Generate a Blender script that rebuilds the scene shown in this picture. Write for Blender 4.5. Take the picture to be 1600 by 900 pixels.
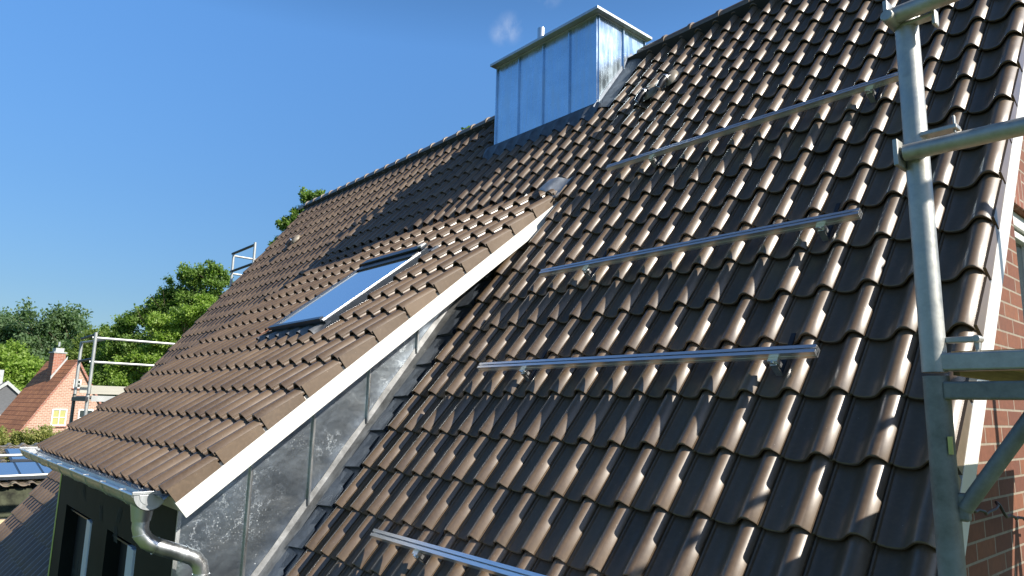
import bpy, math, random
from mathutils import Vector, Matrix
random.seed(7)
S = bpy.context.scene
for o in list(bpy.data.objects): bpy.data.objects.remove(o)
C = S.collection

# ------------------------------------------------------------------ camera
cam_d = bpy.data.cameras.new("camera"); cam = bpy.data.objects.new("camera", cam_d); C.objects.link(cam)
RIGHT = Vector((0.66172, 0.74938, 0.02356)); DOWN = Vector((-0.11438, 0.13196, -0.98463)); FWD = Vector((-0.74097, 0.64886, 0.17304))
CAM = Vector((0.90449, -2.76188, 0.44126))
m = Matrix((RIGHT, -DOWN, -FWD)).transposed().to_4x4(); m.translation = CAM
cam.matrix_world = m
cam_d.sensor_width = 36.0; cam_d.lens = 24.48; cam_d.clip_start = 0.05; cam_d.clip_end = 3000
S.camera = cam

# ------------------------------------------------------------------ light
SUN = Vector((5.3, 1.78, 4.04)).normalized()
sd = bpy.data.lights.new("sun", 'SUN'); sd.energy = 5.0; sd.angle = math.radians(0.55); sd.color = (1.0, 0.93, 0.82)
so = bpy.data.objects.new("sun", sd); C.objects.link(so)
so.rotation_mode = 'QUATERNION'; so.rotation_quaternion = SUN.to_track_quat('Z', 'Y'); so.location = (20, 8, 30)
W = bpy.data.worlds.new("World"); S.world = W; W.use_nodes = True
nt = W.node_tree; nt.nodes.clear()
out = nt.nodes.new('ShaderNodeOutputWorld'); bg = nt.nodes.new('ShaderNodeBackground')
sky = nt.nodes.new('ShaderNodeTexSky'); sky.sky_type = 'NISHITA'; sky.sun_disc = False
sky.sun_elevation = math.asin(SUN.z); sky.sun_rotation = math.atan2(SUN.x, SUN.y)
sky.air_density = 1.0; sky.dust_density = 0.6; sky.ozone_density = 4.0; sky.altitude = 50
bg.inputs[1].default_value = 0.080
tc = nt.nodes.new('ShaderNodeTexCoord')
def wmath(op, a, b=None, c=None):
    n = nt.nodes.new('ShaderNodeMath'); n.operation = op
    for i, v in enumerate((a, b, c)):
        if v is None: continue
        if isinstance(v, (int, float)): n.inputs[i].default_value = v
        else: nt.links.new(v, n.inputs[i])
    return n.outputs[0]
cn = nt.nodes.new('ShaderNodeTexNoise'); cn.inputs['Scale'].default_value = 26; cn.inputs['Detail'].default_value = 5; cn.inputs['Roughness'].default_value = 0.55
mp = nt.nodes.new('ShaderNodeMapping'); mp.inputs['Scale'].default_value = (1, 1, 0.55)
nt.links.new(tc.outputs['Generated'], mp.inputs[0]); nt.links.new(mp.outputs[0], cn.inputs['Vector'])
mask = None
for d, r in (((-0.656, 0.560, 0.506), 0.026), ((-0.664, 0.553, 0.501), 0.022), ((-0.604, 0.583, 0.543), 0.022), ((-0.40, -0.55, 0.73), 0.3), ((0.75, 0.1, 0.65), 0.28)):
    vd = nt.nodes.new('ShaderNodeVectorMath'); vd.operation = 'DISTANCE'; vd.inputs[1].default_value = Vector(d).normalized()
    nt.links.new(tc.outputs['Generated'], vd.inputs[0])
    mr = nt.nodes.new('ShaderNodeMapRange'); mr.interpolation_type = 'SMOOTHSTEP'
    mr.inputs[1].default_value = 0; mr.inputs[2].default_value = r; mr.inputs[3].default_value = 1; mr.inputs[4].default_value = 0
    nt.links.new(vd.outputs['Value'], mr.inputs[0])
    mask = mr.outputs[0] if mask is None else wmath('MAXIMUM', mask, mr.outputs[0])
nf = nt.nodes.new('ShaderNodeMapRange'); nf.inputs[1].default_value = 0.42; nf.inputs[2].default_value = 0.72
nt.links.new(cn.outputs[0], nf.inputs[0])
fac = wmath('MULTIPLY', wmath('MULTIPLY', mask, nf.outputs[0]), 0.5)
mx = nt.nodes.new('ShaderNodeMixRGB'); mx.inputs[2].default_value = (6.4, 6.8, 7.6, 1)
hsv = nt.nodes.new('ShaderNodeHueSaturation'); hsv.inputs['Saturation'].default_value = 1.17
nt.links.new(sky.outputs[0], hsv.inputs['Color'])
# brightness of the clear sky by height: hazy horizon held back, mid sky bright, zenith deep
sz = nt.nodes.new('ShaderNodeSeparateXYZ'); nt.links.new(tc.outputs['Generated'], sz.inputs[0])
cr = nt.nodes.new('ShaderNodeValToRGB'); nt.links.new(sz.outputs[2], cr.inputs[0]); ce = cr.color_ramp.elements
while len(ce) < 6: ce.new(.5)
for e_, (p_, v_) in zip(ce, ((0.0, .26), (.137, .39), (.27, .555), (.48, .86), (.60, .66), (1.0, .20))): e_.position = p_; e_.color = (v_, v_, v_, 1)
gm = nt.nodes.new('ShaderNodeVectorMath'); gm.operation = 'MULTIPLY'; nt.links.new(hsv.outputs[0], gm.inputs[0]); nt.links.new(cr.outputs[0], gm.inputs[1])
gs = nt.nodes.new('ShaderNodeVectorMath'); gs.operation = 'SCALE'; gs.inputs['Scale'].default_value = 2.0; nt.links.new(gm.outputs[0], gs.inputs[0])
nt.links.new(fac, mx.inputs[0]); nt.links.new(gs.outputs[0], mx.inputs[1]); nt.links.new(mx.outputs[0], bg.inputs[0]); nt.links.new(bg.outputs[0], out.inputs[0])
S.view_settings.view_transform = 'Standard'; S.view_settings.look = 'None'; S.view_settings.gamma = 1.0
S.view_settings.use_curve_mapping = False
S.view_settings.exposure = 0.8
S.render.film_transparent = False

# ------------------------------------------------------------------ materials
def new_mat(name):
    mt = bpy.data.materials.new(name); mt.use_nodes = True
    return mt, mt.node_tree, mt.node_tree.nodes['Principled BSDF']
def node(t, typ, **kw):
    n = t.nodes.new(typ)
    for k, v in kw.items():
        if k in ('operation', 'blend_type', 'data_type', 'attribute_name', 'feature', 'distance', 'interpolation_type'): setattr(n, k, v)
        else: n.inputs[k.replace('_', ' ')].default_value = v
    return n
def noise(t, scale, detail=4, rough=0.55, vec=None, stretch=None):
    n = node(t, 'ShaderNodeTexNoise', Scale=scale, Detail=detail, Roughness=rough)
    if vec is None:
        tcn = t.nodes.new('ShaderNodeTexCoord'); vec = tcn.outputs['Object']
    if stretch:
        mpn = t.nodes.new('ShaderNodeMapping'); mpn.inputs['Scale'].default_value = stretch; t.links.new(vec, mpn.inputs[0]); vec = mpn.outputs[0]
    t.links.new(vec, n.inputs['Vector']); return n.outputs[0]
def ramp(t, fac, stops):
    r = t.nodes.new('ShaderNodeValToRGB'); t.links.new(fac, r.inputs[0])
    e = r.color_ramp.elements
    while len(e) > len(stops): e.remove(e[-1])
    while len(e) < len(stops): e.new(0.5)
    for x, (p, c) in zip(e, stops): x.position = p; x.color = (*c, 1) if len(c) == 3 else c
    return r.outputs[0]
def mixc(t, fac, a, b, mode='MIX'):
    n = t.nodes.new('ShaderNodeMixRGB'); n.blend_type = mode
    for i, v in enumerate((fac, a, b)):
        if isinstance(v, (int, float)): n.inputs[i].default_value = v
        elif isinstance(v, tuple): n.inputs[i].default_value = (*v, 1)
        else: t.links.new(v, n.inputs[i])
    return n.outputs[0]
def maprange(t, v, a, b, c, d):
    n = t.nodes.new('ShaderNodeMapRange')
    for i, x in enumerate((a, b, c, d)): n.inputs[i + 1].default_value = x
    t.links.new(v, n.inputs[0]); return n.outputs[0]
def bump(t, p, h, strength=0.2, dist=0.01):
    b = t.nodes.new('ShaderNodeBump'); b.inputs['Strength'].default_value = strength; b.inputs['Distance'].default_value = dist
    t.links.new(h, b.inputs['Height']); t.links.new(b.outputs[0], p.inputs['Normal'])
def simple(name, col, rough=0.6, metal=0.0, var=0.15, scale=8, bmp=0.0, spec=0.5, stretch=None, rvar=0.0):
    mt, t, p = new_mat(name)
    n = noise(t, scale, 5, 0.6, stretch=stretch)
    c1 = tuple(max(0, x * (1 - var)) for x in col); c2 = tuple(min(1, x * (1 + var)) for x in col)
    t.links.new(ramp(t, n, [(0.3, c1), (0.7, c2)]), p.inputs['Base Color'])
    p.inputs['Roughness'].default_value = rough; p.inputs['Metallic'].default_value = metal; p.inputs['Specular IOR Level'].default_value = spec
    if rvar: t.links.new(maprange(t, n, 0.3, 0.7, rough - rvar, rough + rvar), p.inputs['Roughness'])
    if bmp: bump(t, p, n, bmp, 0.01)
    return mt
def tile_mat(name, c1, c2, rough, specks=True, moss=False):
    mt, t, p = new_mat(name)
    at = t.nodes.new('ShaderNodeAttribute'); at.attribute_name = 'tile'
    n = noise(t, 3.0, 6, 0.6)
    f = mixc(t, 0.5, n, at.outputs['Fac']); p.inputs['Specular IOR Level'].default_value = 0.62; p.inputs['Coat Weight'].default_value = 0.55; p.inputs['Coat Roughness'].default_value = 0.33; p.inputs['Coat IOR'].default_value = 1.45
    col = ramp(t, f, [(0.25, c1), (0.75, c2)])
    n2 = noise(t, 45, 3, 0.6)
    col = mixc(t, maprange(t, n2, 0.45, 0.8, 0.0, 0.30), col, tuple(x * 1.7 for x in c2))
    if specks:
        v = node(t, 'ShaderNodeTexVoronoi', Scale=38.0, Randomness=1.0)
        tcn = t.nodes.new('ShaderNodeTexCoord'); t.links.new(tcn.outputs['Object'], v.inputs['Vector'])
        dot = maprange(t, v.outputs['Distance'], 0.05, 0.085, 1, 0)
        pick = maprange(t, noise(t, 9, 2), 0.52, 0.60, 0, 0.75)
        mu = t.nodes.new('ShaderNodeMath'); mu.operation = 'MULTIPLY'; t.links.new(dot, mu.inputs[0]); t.links.new(pick, mu.inputs[1])
        col = mixc(t, mu.outputs[0], col, (0.42, 0.38, 0.33))
    scuff = maprange(t, noise(t, 4.5, 8, 0.8, stretch=(1.6, 0.5, 0.5)), 0.68, 0.74, 0, 0.35)
    col = mixc(t, scuff, col, (0.30, 0.26, 0.22))
    if moss:
        col = mixc(t, maprange(t, noise(t, 5, 6, 0.7), 0.48, 0.62, 0, 0.9), col, (0.075, 0.085, 0.03))
    t.links.new(col, p.inputs['Base Color'])
    t.links.new(maprange(t, n, 0.3, 0.7, rough - 0.08, rough + 0.12), p.inputs['Roughness'])
    bump(t, p, n2, 0.10, 0.002)
    return mt
M = {}
M['tile'] = tile_mat('brown_engobed_clay', (0.082, 0.054, 0.032), (0.128, 0.086, 0.052), 0.44)
M['tile_old'] = tile_mat('old_mossy_tile', (0.09, 0.07, 0.05), (0.20, 0.16, 0.12), 0.85, False, True)
def zinc(name, base, rough, blot, metal=1.0, drips=True):
    mt, t, p = new_mat(name)
    n = noise(t, 2.2, 6, 0.65); n2 = noise(t, 16, 4, 0.7, stretch=(1, 1, 0.12) if drips else None); n3 = noise(t, 60, 3, 0.6)
    c = mixc(t, maprange(t, n, 0.35, 0.65, 0, 1), tuple(x * 0.82 for x in base), base)
    c = mixc(t, maprange(t, n2, 0.52, 0.66, 0, blot), c, (0.62, 0.66, 0.68))
    c = mixc(t, maprange(t, n3, 0.62, 0.70, 0, blot), c, (0.6, 0.63, 0.64))
    t.links.new(c, p.inputs['Base Color']); p.inputs['Metallic'].default_value = metal
    r = mixc(t, 0.5, maprange(t, n, 0.3, 0.7, rough - 0.08, rough + 0.12), maprange(t, n2, 0.4, 0.7, rough - 0.05, rough + 0.25))
    t.links.new(r, p.inputs['Roughness'])
    bump(t, p, n2, 0.06, 0.004)
    return mt
M['zinc_chimney'] = zinc('zinc_chimney', (0.50, 0.62, 0.72), 0.25, 0.14)
def cheek_mat():
    mt, t, p = new_mat('zinc_cheek')
    tcn = t.nodes.new('ShaderNodeTexCoord'); v = tcn.outputs['Object']
    n = noise(t, 1.6, 4, 0.6, v); st = noise(t, 3.2, 7, 0.7, v); n3 = noise(t, 85, 2, 0.5, v)
    c = ramp(t, n, [(0.36, (0.28, 0.33, 0.39)), (0.64, (0.58, 0.66, 0.73))])
    # swirled white oxide: narrow bands of a turbulent field, plus spatter
    band = t.nodes.new('ShaderNodeMath'); band.operation = 'PINGPONG'; band.inputs[1].default_value = 0.06
    t.links.new(st, band.inputs[0])
    sw = maprange(t, band.outputs[0], 0.0, 0.010, 0.55, 0.0)
    area = maprange(t, noise(t, 2.3, 3, 0.5, v), 0.50, 0.70, 0.0, 1.0)
    mu = t.nodes.new('ShaderNodeMath'); mu.operation = 'MULTIPLY'; t.links.new(sw, mu.inputs[0]); t.links.new(area, mu.inputs[1])
    sp = t.nodes.new('ShaderNodeMath'); sp.operation = 'MULTIPLY'; t.links.new(maprange(t, n3, 0.66, 0.71, 0, 0.8), sp.inputs[0]); t.links.new(maprange(t, noise(t, 3.1, 3, 0.5, v), 0.46, 0.62, 0, 1), sp.inputs[1])
    mxm = t.nodes.new('ShaderNodeMath'); mxm.operation = 'MAXIMUM'; t.links.new(mu.outputs[0], mxm.inputs[0]); t.links.new(sp.outputs[0], mxm.inputs[1])
    smear = maprange(t, noise(t, 3.0, 6, 0.7, v, stretch=(1, 1.0, 2.2)), 0.50, 0.72, 0, 0.6)
    c = mixc(t, smear, c, (0.74, 0.79, 0.82))
    c = mixc(t, mxm.outputs[0], c, (0.66, 0.68, 0.67))
    t.links.new(c, p.inputs['Base Color'])
    mm = maprange(t, mxm.outputs[0], 0, 0.8, 1.0, 0.25); t.links.new(mm, p.inputs['Metallic'])
    t.links.new(maprange(t, mxm.outputs[0], 0, 0.6, 0.29, 0.6), p.inputs['Roughness'])
    bump(t, p, noise(t, 3.5, 3, 0.5, v), 0.6, 0.02)
    return mt
M['zinc_cheek'] = cheek_mat()
M['zinc_gutter'] = zinc('zinc_gutter', (0.60, 0.62, 0.63), 0.30, 0.25)
M['zinc_flat'] = zinc('zinc_flat', (0.50, 0.52, 0.53), 0.42, 0.5, metal=0.85)
M['lead'] = simple('lead_flashing', (0.10, 0.12, 0.15), 0.55, 0.5, 0.25, 14, 0.3)
M['lead_light'] = simple('flashing_light', (0.20, 0.205, 0.21), 0.55, 0.5, 0.45, 12, 0.35, stretch=(1, 0.6, 0.6))
M['white'] = simple('white_painted_board', (0.62, 0.62, 0.59), 0.45, 0, 0.03, 5)
M['moss_wall'] = simple('mossy_wall', (0.045, 0.05, 0.03), 0.9, 0, 0.8, 5, 0.5)
M['soffit'] = simple('soffit_board', (0.52, 0.49, 0.44), 0.7, 0, 0.08, 6)
M['membrane'] = simple('facade_membrane', (0.008, 0.012, 0.010), 0.6, 0, 0.4, 2.5, 0.3, spec=0.15)
M['membrane_print'] = simple('membrane_print', (0.035, 0.042, 0.042), 0.7, 0, 0.3, 20, spec=0.2)
M['tape'] = simple('lime_tape', (0.42, 0.52, 0.10), 0.45, 0, 0.25, 9)
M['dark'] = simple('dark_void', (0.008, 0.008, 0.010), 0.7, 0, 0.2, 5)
M['deck'] = simple('roof_underlay', (0.02, 0.02, 0.022), 0.8, 0, 0.2, 5)
M['frame_grey'] = simple('window_cover_grey', (0.035, 0.045, 0.06), 0.32, 0.6, 0.15, 10)
M['frame_white'] = simple('window_frame_white', (0.62, 0.66, 0.70), 0.35, 0, 0.05, 10)
M['black'] = simple('black_rubber_and_gap', (0.012, 0.012, 0.014), 0.35, 0, 0.2, 20)
M['alu'] = simple('bare_aluminium', (0.88, 0.89, 0.90), 0.34, 1.0, 0.05, 30, stretch=(0.1, 1, 1))
M['steel'] = simple('stainless_steel', (0.65, 0.65, 0.66), 0.3, 1.0, 0.15, 30)
def galv(name, c1, c2, metal=0.75, rough=0.5):
    mt, t, p = new_mat(name)
    n = noise(t, 22, 6, 0.7); n2 = noise(t, 5, 4, 0.6)
    c = ramp(t, n, [(0.3, c1), (0.7, c2)])
    c = mixc(t, maprange(t, n2, 0.55, 0.7, 0, 0.5), c, (0.32, 0.36, 0.38))
    c = mixc(t, maprange(t, noise(t, 9, 3), 0.66, 0.72, 0, 0.35), c, (0.10, 0.07, 0.045))
    t.links.new(c, p.inputs['Base Color']); p.inputs['Metallic'].default_value = metal
    t.links.new(maprange(t, n, 0.3, 0.7, rough - 0.1, rough + 0.12), p.inputs['Roughness']); bump(t, p, n, 0.25, 0.002)
    return mt
M['galv'] = galv('galvanised_tube', (0.29, 0.29, 0.27), (0.50, 0.50, 0.47))
M['galv_dark'] = galv('galvanised_weathered', (0.13, 0.135, 0.125), (0.28, 0.285, 0.265), 0.6, 0.6)
M['galv_far'] = simple('galvanised_far', (0.40, 0.42, 0.42), 0.5, 0.5, 0.15, 6)
M['dark_steel'] = simple('dark_steel', (0.03, 0.033, 0.04), 0.5, 0.4, 0.2, 6)
M['toe'] = simple('pale_toe_board', (0.36, 0.355, 0.31), 0.6, 0.1, 0.12, 4, stretch=(1, 0.2, 4))
M['wood'] = simple('plank_wood', (0.30, 0.22, 0.11), 0.75, 0, 0.3, 12, 0.2, stretch=(8, 0.4, 8))
M['wood_pale'] = simple('fresh_timber', (0.55, 0.42, 0.25), 0.7, 0, 0.15, 12)
M['orange_clay'] = simple('raw_clay', (0.45, 0.16, 0.06), 0.8, 0, 0.2, 10)
M['dust'] = simple('beige_plastic', (0.22, 0.19, 0.15), 0.45, 0, 0.12, 20)
M['bark'] = simple('bark', (0.075, 0.055, 0.038), 0.9, 0, 0.35, 14, 0.6)
M['grass'] = simple('grass_ground', (0.06, 0.10, 0.03), 0.95, 0, 0.4, 0.6)
M['curtain'] = simple('yellow_curtain', (0.36, 0.35, 0.13), 0.8, 0, 0.12, 3, stretch=(1, 6, 1))
M['slate_grey'] = simple('slate_cladding', (0.085, 0.09, 0.10), 0.6, 0, 0.2, 3, stretch=(1, 1, 6))
M['tape_yellow'] = simple('yellow_marking', (0.50, 0.46, 0.14), 0.5, 0, 0.15, 20)
def glass_mat():
    mt, t, p = new_mat('window_glass')
    p.inputs['Base Color'].default_value = (0.02, 0.03, 0.035, 1); p.inputs['Roughness'].default_value = 0.03; p.inputs['Metallic'].default_value = 0.0
    p.inputs['Specular IOR Level'].default_value = 1.0; p.inputs['IOR'].default_value = 1.6
    return mt
M['glass'] = glass_mat()
def sky_glass():
    mt, t, p = new_mat('coated_roof_glass')
    n = noise(t, 14, 4, 0.6, stretch=(1, 0.12, 0.12)); n2 = noise(t, 2.0, 2, 0.5)
    a = t.nodes.new('ShaderNodeMath'); a.operation = 'MULTIPLY'; t.links.new(maprange(t, n, 0.4, 0.7, 0, 1), a.inputs[0])
    tcn = t.nodes.new('ShaderNodeTexCoord'); sx = t.nodes.new('ShaderNodeSeparateXYZ'); t.links.new(tcn.outputs['Object'], sx.inputs[0])
    t.links.new(maprange(t, sx.outputs[0], -5.30, -5.80, 0, 1.0), a.inputs[1])
    t.links.new(mixc(t, a.outputs[0], (0.55, 0.62, 0.68), (0.70, 0.70, 0.62)), p.inputs['Base Color'])  # pale streaks mixed into the glass colour to imitate streaked reflections
    p.inputs['Metallic'].default_value = 0.9
    t.links.new(maprange(t, a.outputs[0], 0, 0.6, 0.04, 0.45), p.inputs['Roughness'])
    return mt
M['roof_glass'] = sky_glass()
def brick_mat(name, axes, c1, c2, mortar, bw=0.25, bh=0.077, ms=0.011, dark=0.25):
    mt, t, p = new_mat(name)
    tcn = t.nodes.new('ShaderNodeTexCoord'); sx = t.nodes.new('ShaderNodeSeparateXYZ'); cx = t.nodes.new('ShaderNodeCombineXYZ')
    t.links.new(tcn.outputs['Object'], sx.inputs[0]); t.links.new(sx.outputs[axes[0]], cx.inputs[0]); t.links.new(sx.outputs[axes[1]], cx.inputs[1])
    b = t.nodes.new('ShaderNodeTexBrick'); t.links.new(cx.outputs[0], b.inputs['Vector'])
    b.inputs['Scale'].default_value = 1; b.inputs['Brick Width'].default_value = bw; b.inputs['Row Height'].default_value = bh
    b.inputs['Mortar Size'].default_value = ms / 2; b.inputs['Mortar Smooth'].default_value = 0.15; b.inputs['Bias'].default_value = -0.1
    b.inputs['Color1'].default_value = (*c1, 1); b.inputs['Color2'].default_value = (*c2, 1); b.inputs['Mortar'].default_value = (*mortar, 1)
    n = noise(t, 30, 5, 0.7); n2 = noise(t, 3.5, 3, 0.6)
    c = mixc(t, 1.0, b.outputs['Color'], ramp(t, n, [(0.25, (0.72, 0.7, 0.68)), (0.75, (1.12, 1.08, 1.05))]), 'MULTIPLY')
    c = mixc(t, maprange(t, n2, 0.5, 0.75, 0, dark), c, (0.07, 0.05, 0.04))
    t.links.new(c, p.inputs['Base Color']); p.inputs['Roughness'].default_value = 0.88
    inv = maprange(t, b.outputs['Fac'], 0, 1, 1, 0); h = mixc(t, 0.2, inv, n)
    bump(t, p, h, 0.6, 0.006)
    return mt
M['brick'] = brick_mat('red_brick_gable', (1, 2), (0.195, 0.074, 0.036), (0.12, 0.040, 0.023), (0.27, 0.235, 0.185))
M['brick_edge'] = brick_mat('red_brick_soldier', (2, 1), (0.24, 0.085, 0.05), (0.16, 0.055, 0.035), (0.32, 0.28, 0.23))
M['brick_far'] = brick_mat('pale_brick_far', (1, 2), (0.42, 0.255, 0.19), (0.32, 0.175, 0.125), (0.56, 0.47, 0.39), 0.26, 0.105, 0.026, 0.1)
M['brick_chim'] = brick_mat('chimney_brick_far', (1, 2), (0.36, 0.14, 0.09), (0.28, 0.10, 0.07), (0.4, 0.35, 0.3), 0.3, 0.1, 0.02)
def far_roof(name, c1, c2):
    mt, t, p = new_mat(name)
    tcn = t.nodes.new('ShaderNodeTexCoord'); sx = t.nodes.new('ShaderNodeSeparateXYZ'); cx = t.nodes.new('ShaderNodeCombineXYZ')
    t.links.new(tcn.outputs['Object'], sx.inputs[0]); t.links.new(sx.outputs[0], cx.inputs[0]); t.links.new(sx.outputs[2], cx.inputs[1])
    b = t.nodes.new('ShaderNodeTexBrick'); t.links.new(cx.outputs[0], b.inputs['Vector'])
    b.inputs['Scale'].default_value = 1; b.inputs['Brick Width'].default_value = 0.28; b.inputs['Row Height'].default_value = 0.27; b.offset = 0
    b.inputs['Mortar Size'].default_value = 0.02; b.inputs['Color1'].default_value = (*c1, 1); b.inputs['Color2'].default_value = (*c2, 1); b.inputs['Mortar'].default_value = (*(x * 0.45 for x in c2), 1)
    c = mixc(t, maprange(t, noise(t, 0.9, 5, 0.7), 0.45, 0.7, 0, 0.6), b.outputs['Color'], tuple(x * 0.45 for x in c2))
    t.links.new(c, p.inputs['Base Color']); p.inputs['Roughness'].default_value = 0.8
    bump(t, p, maprange(t, b.outputs['Fac'], 0, 1, 1, 0), 0.8, 0.03)
    return mt
M['roof_orange'] = far_roof('orange_roof_tiles', (0.52, 0.22, 0.10), (0.40, 0.16, 0.075))
def leaf_mat(name, a, b):
    mt, t, p = new_mat(name)
    at = t.nodes.new('ShaderNodeAttribute'); at.attribute_name = 'tile'
    c = ramp(t, at.outputs['Fac'], [(0.0, a), (1.0, b)])
    t.links.new(c, p.inputs['Base Color']); p.inputs['Roughness'].default_value = 0.5; p.inputs['Specular IOR Level'].default_value = 0.3
    tr = t.nodes.new('ShaderNodeBsdfTranslucent'); t.links.new(mixc(t, 1.0, c, (1.3, 1.6, 0.6), 'MULTIPLY'), tr.inputs[0])
    ms = t.nodes.new('ShaderNodeMixShader'); ms.inputs[0].default_value = 0.42
    t.links.new(p.outputs[0], ms.inputs[1]); t.links.new(tr.outputs[0], ms.inputs[2]); t.links.new(ms.outputs[0], t.nodes['Material Output'].inputs[0])
    return mt
M['leaf_oak'] = leaf_mat('leaf_oak', (0.085, 0.155, 0.035), (0.21, 0.31, 0.075))
M['leaf_bright'] = leaf_mat('leaf_bright', (0.14, 0.23, 0.040), (0.30, 0.41, 0.085))
M['leaf_yellow'] = leaf_mat('leaf_yellowgreen', (0.10, 0.15, 0.035), (0.20, 0.26, 0.07))
M['leaf_dark'] = leaf_mat('leaf_dark', (0.070, 0.125, 0.060), (0.17, 0.25, 0.12))
M['leaf_shrub'] = leaf_mat('leaf_shrub', (0.20, 0.23, 0.06), (0.40, 0.38, 0.15))

# ------------------------------------------------------------------ builders
class MB:
    def __init__(s): s.v = []; s.f = []; s.mi = []; s.att = []
    def add(s, vs, fs, mi=0, a=0.5):
        o = len(s.v); s.v += [tuple(v) for v in vs]; s.f += [tuple(i + o for i in f) for f in fs]; s.mi += [mi] * len(fs); s.att += [a] * len(vs); return s
    def box(s, lo, hi, T=None, mi=0):
        x0, y0, z0 = lo; x1, y1, z1 = hi
        vs = [Vector(p) for p in ((x0, y0, z0), (x1, y0, z0), (x1, y1, z0), (x0, y1, z0), (x0, y0, z1), (x1, y0, z1), (x1, y1, z1), (x0, y1, z1))]
        if T: vs = [T(*v) for v in vs]
        return s.add(vs, [(0, 3, 2, 1), (4, 5, 6, 7), (0, 1, 5, 4), (1, 2, 6, 5), (2, 3, 7, 6), (3, 0, 4, 7)], mi)
    def prism(s, poly, ext, mi=0):   # poly: list of 3D points, ext: vector
        n = len(poly); e = Vector(ext); vs = [Vector(p) for p in poly] + [Vector(p) + e for p in poly]
        return s.add(vs, [tuple(range(n))[::-1], tuple(range(n, 2 * n))] + [(i, (i + 1) % n, n + (i + 1) % n, n + i) for i in range(n)], mi)
    def tube(s, pts, r, seg=12, cap=True, mi=0):
        pts = [Vector(p) for p in pts]; rs = r if isinstance(r, (list, tuple)) else [r] * len(pts)
        vs = []; up = None
        for i, p in enumerate(pts):
            a = pts[max(i - 1, 0)]; b = pts[min(i + 1, len(pts) - 1)]; d = (b - a).normalized()
            if up is None: up = Vector((0, 0, 1)) if abs(d.z) < 0.9 else Vector((1, 0, 0))
            x = d.cross(up).normalized(); up = x.cross(d).normalized()
            for k in range(seg):
                t = 2 * math.pi * k / seg; vs.append(p + (x * math.cos(t) + up * math.sin(t)) * rs[i])
        fs = []
        for i in range(len(pts) - 1):
            for k in range(seg): fs.append((i * seg + k, i * seg + (k + 1) % seg, (i + 1) * seg + (k + 1) % seg, (i + 1) * seg + k))
        if cap: fs += [tuple(range(seg))[::-1], tuple((len(pts) - 1) * seg + k for k in range(seg))]
        return s.add(vs, fs, mi)
    def build(s, name, mats, parent=None, smooth=False, bevel=0.0, label=None):
        me = bpy.data.meshes.new(name); off = ORG[0]
        me.from_pydata([(v[0] - off[0], v[1] - off[1], v[2] - off[2]) for v in s.v], [], s.f)
        for mt in (mats if isinstance(mats, (list, tuple)) else [mats]): me.materials.append(M[mt])
        if any(s.mi): me.polygons.foreach_set('material_index', s.mi)
        at = me.attributes.new('tile', 'FLOAT', 'POINT'); at.data.foreach_set('value', s.att)
        o = bpy.data.objects.new(name, me); C.objects.link(o)
        if parent: o.parent = parent
        else: o.location = off
        if smooth:
            me.polygons.foreach_set('use_smooth', [True] * len(me.polygons))
            md = o.modifiers.new('edges', 'EDGE_SPLIT'); md.split_angle = math.radians(38)
        if bevel:
            md = o.modifiers.new('bevel', 'BEVEL'); md.width = bevel; md.segments = 2; md.limit_method = 'ANGLE'
        if label: o['label'] = label
        me.update(); return o
ORG = [Vector((0, 0, 0))]
def thing(name, label, cat, loc=(0, 0, 0), group=None):
    o = bpy.data.objects.new(name, None); C.objects.link(o); o.empty_display_size = 0.3
    o.location = loc; ORG[0] = Vector(loc); o['label'] = label; o['category'] = cat
    if group: o['group'] = group
    return o
def kind(o, k): o['kind'] = k; return o

AL = 0.9263538555; BE = 0.6787206376
SA, CA = math.sin(AL), math.cos(AL); SB, CB = math.sin(BE), math.cos(BE)
RS = 0.345709; CW = 0.225
GROUND = -5.2
def RW(x, v, n): return Vector((x, v * CA - n * SA, v * SA + n * CA))          # main roof plane -> world
HV = 3.3997; HY, HZ = HV * CA, HV * SA
def DW(x, d, n): return Vector((x, HY - d * CB - n * SB, HZ - d * SB + n * CB))  # dormer roof plane (d = distance down the slope)
PROF = [(0, .000), (.012, .006), (.035, .0145), (.062, .0230), (.092, .0303), (.123, .0356), (.155, .0388), (.19, .0400), (.23, .0392), (.27, .0362), (.31, .0305), (.35, .022), (.39, .0115), (.44, -.002), (.49, -.014), (.55, -.024), (.63, -.031), (.72, -.033), (.81, -.031), (.88, -.026), (.925, -.020), (.94, -.009), (.968, -.007), (.978, -.015), (1.0, -.016), (1.09, -.016)]
TH = 0.016
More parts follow.
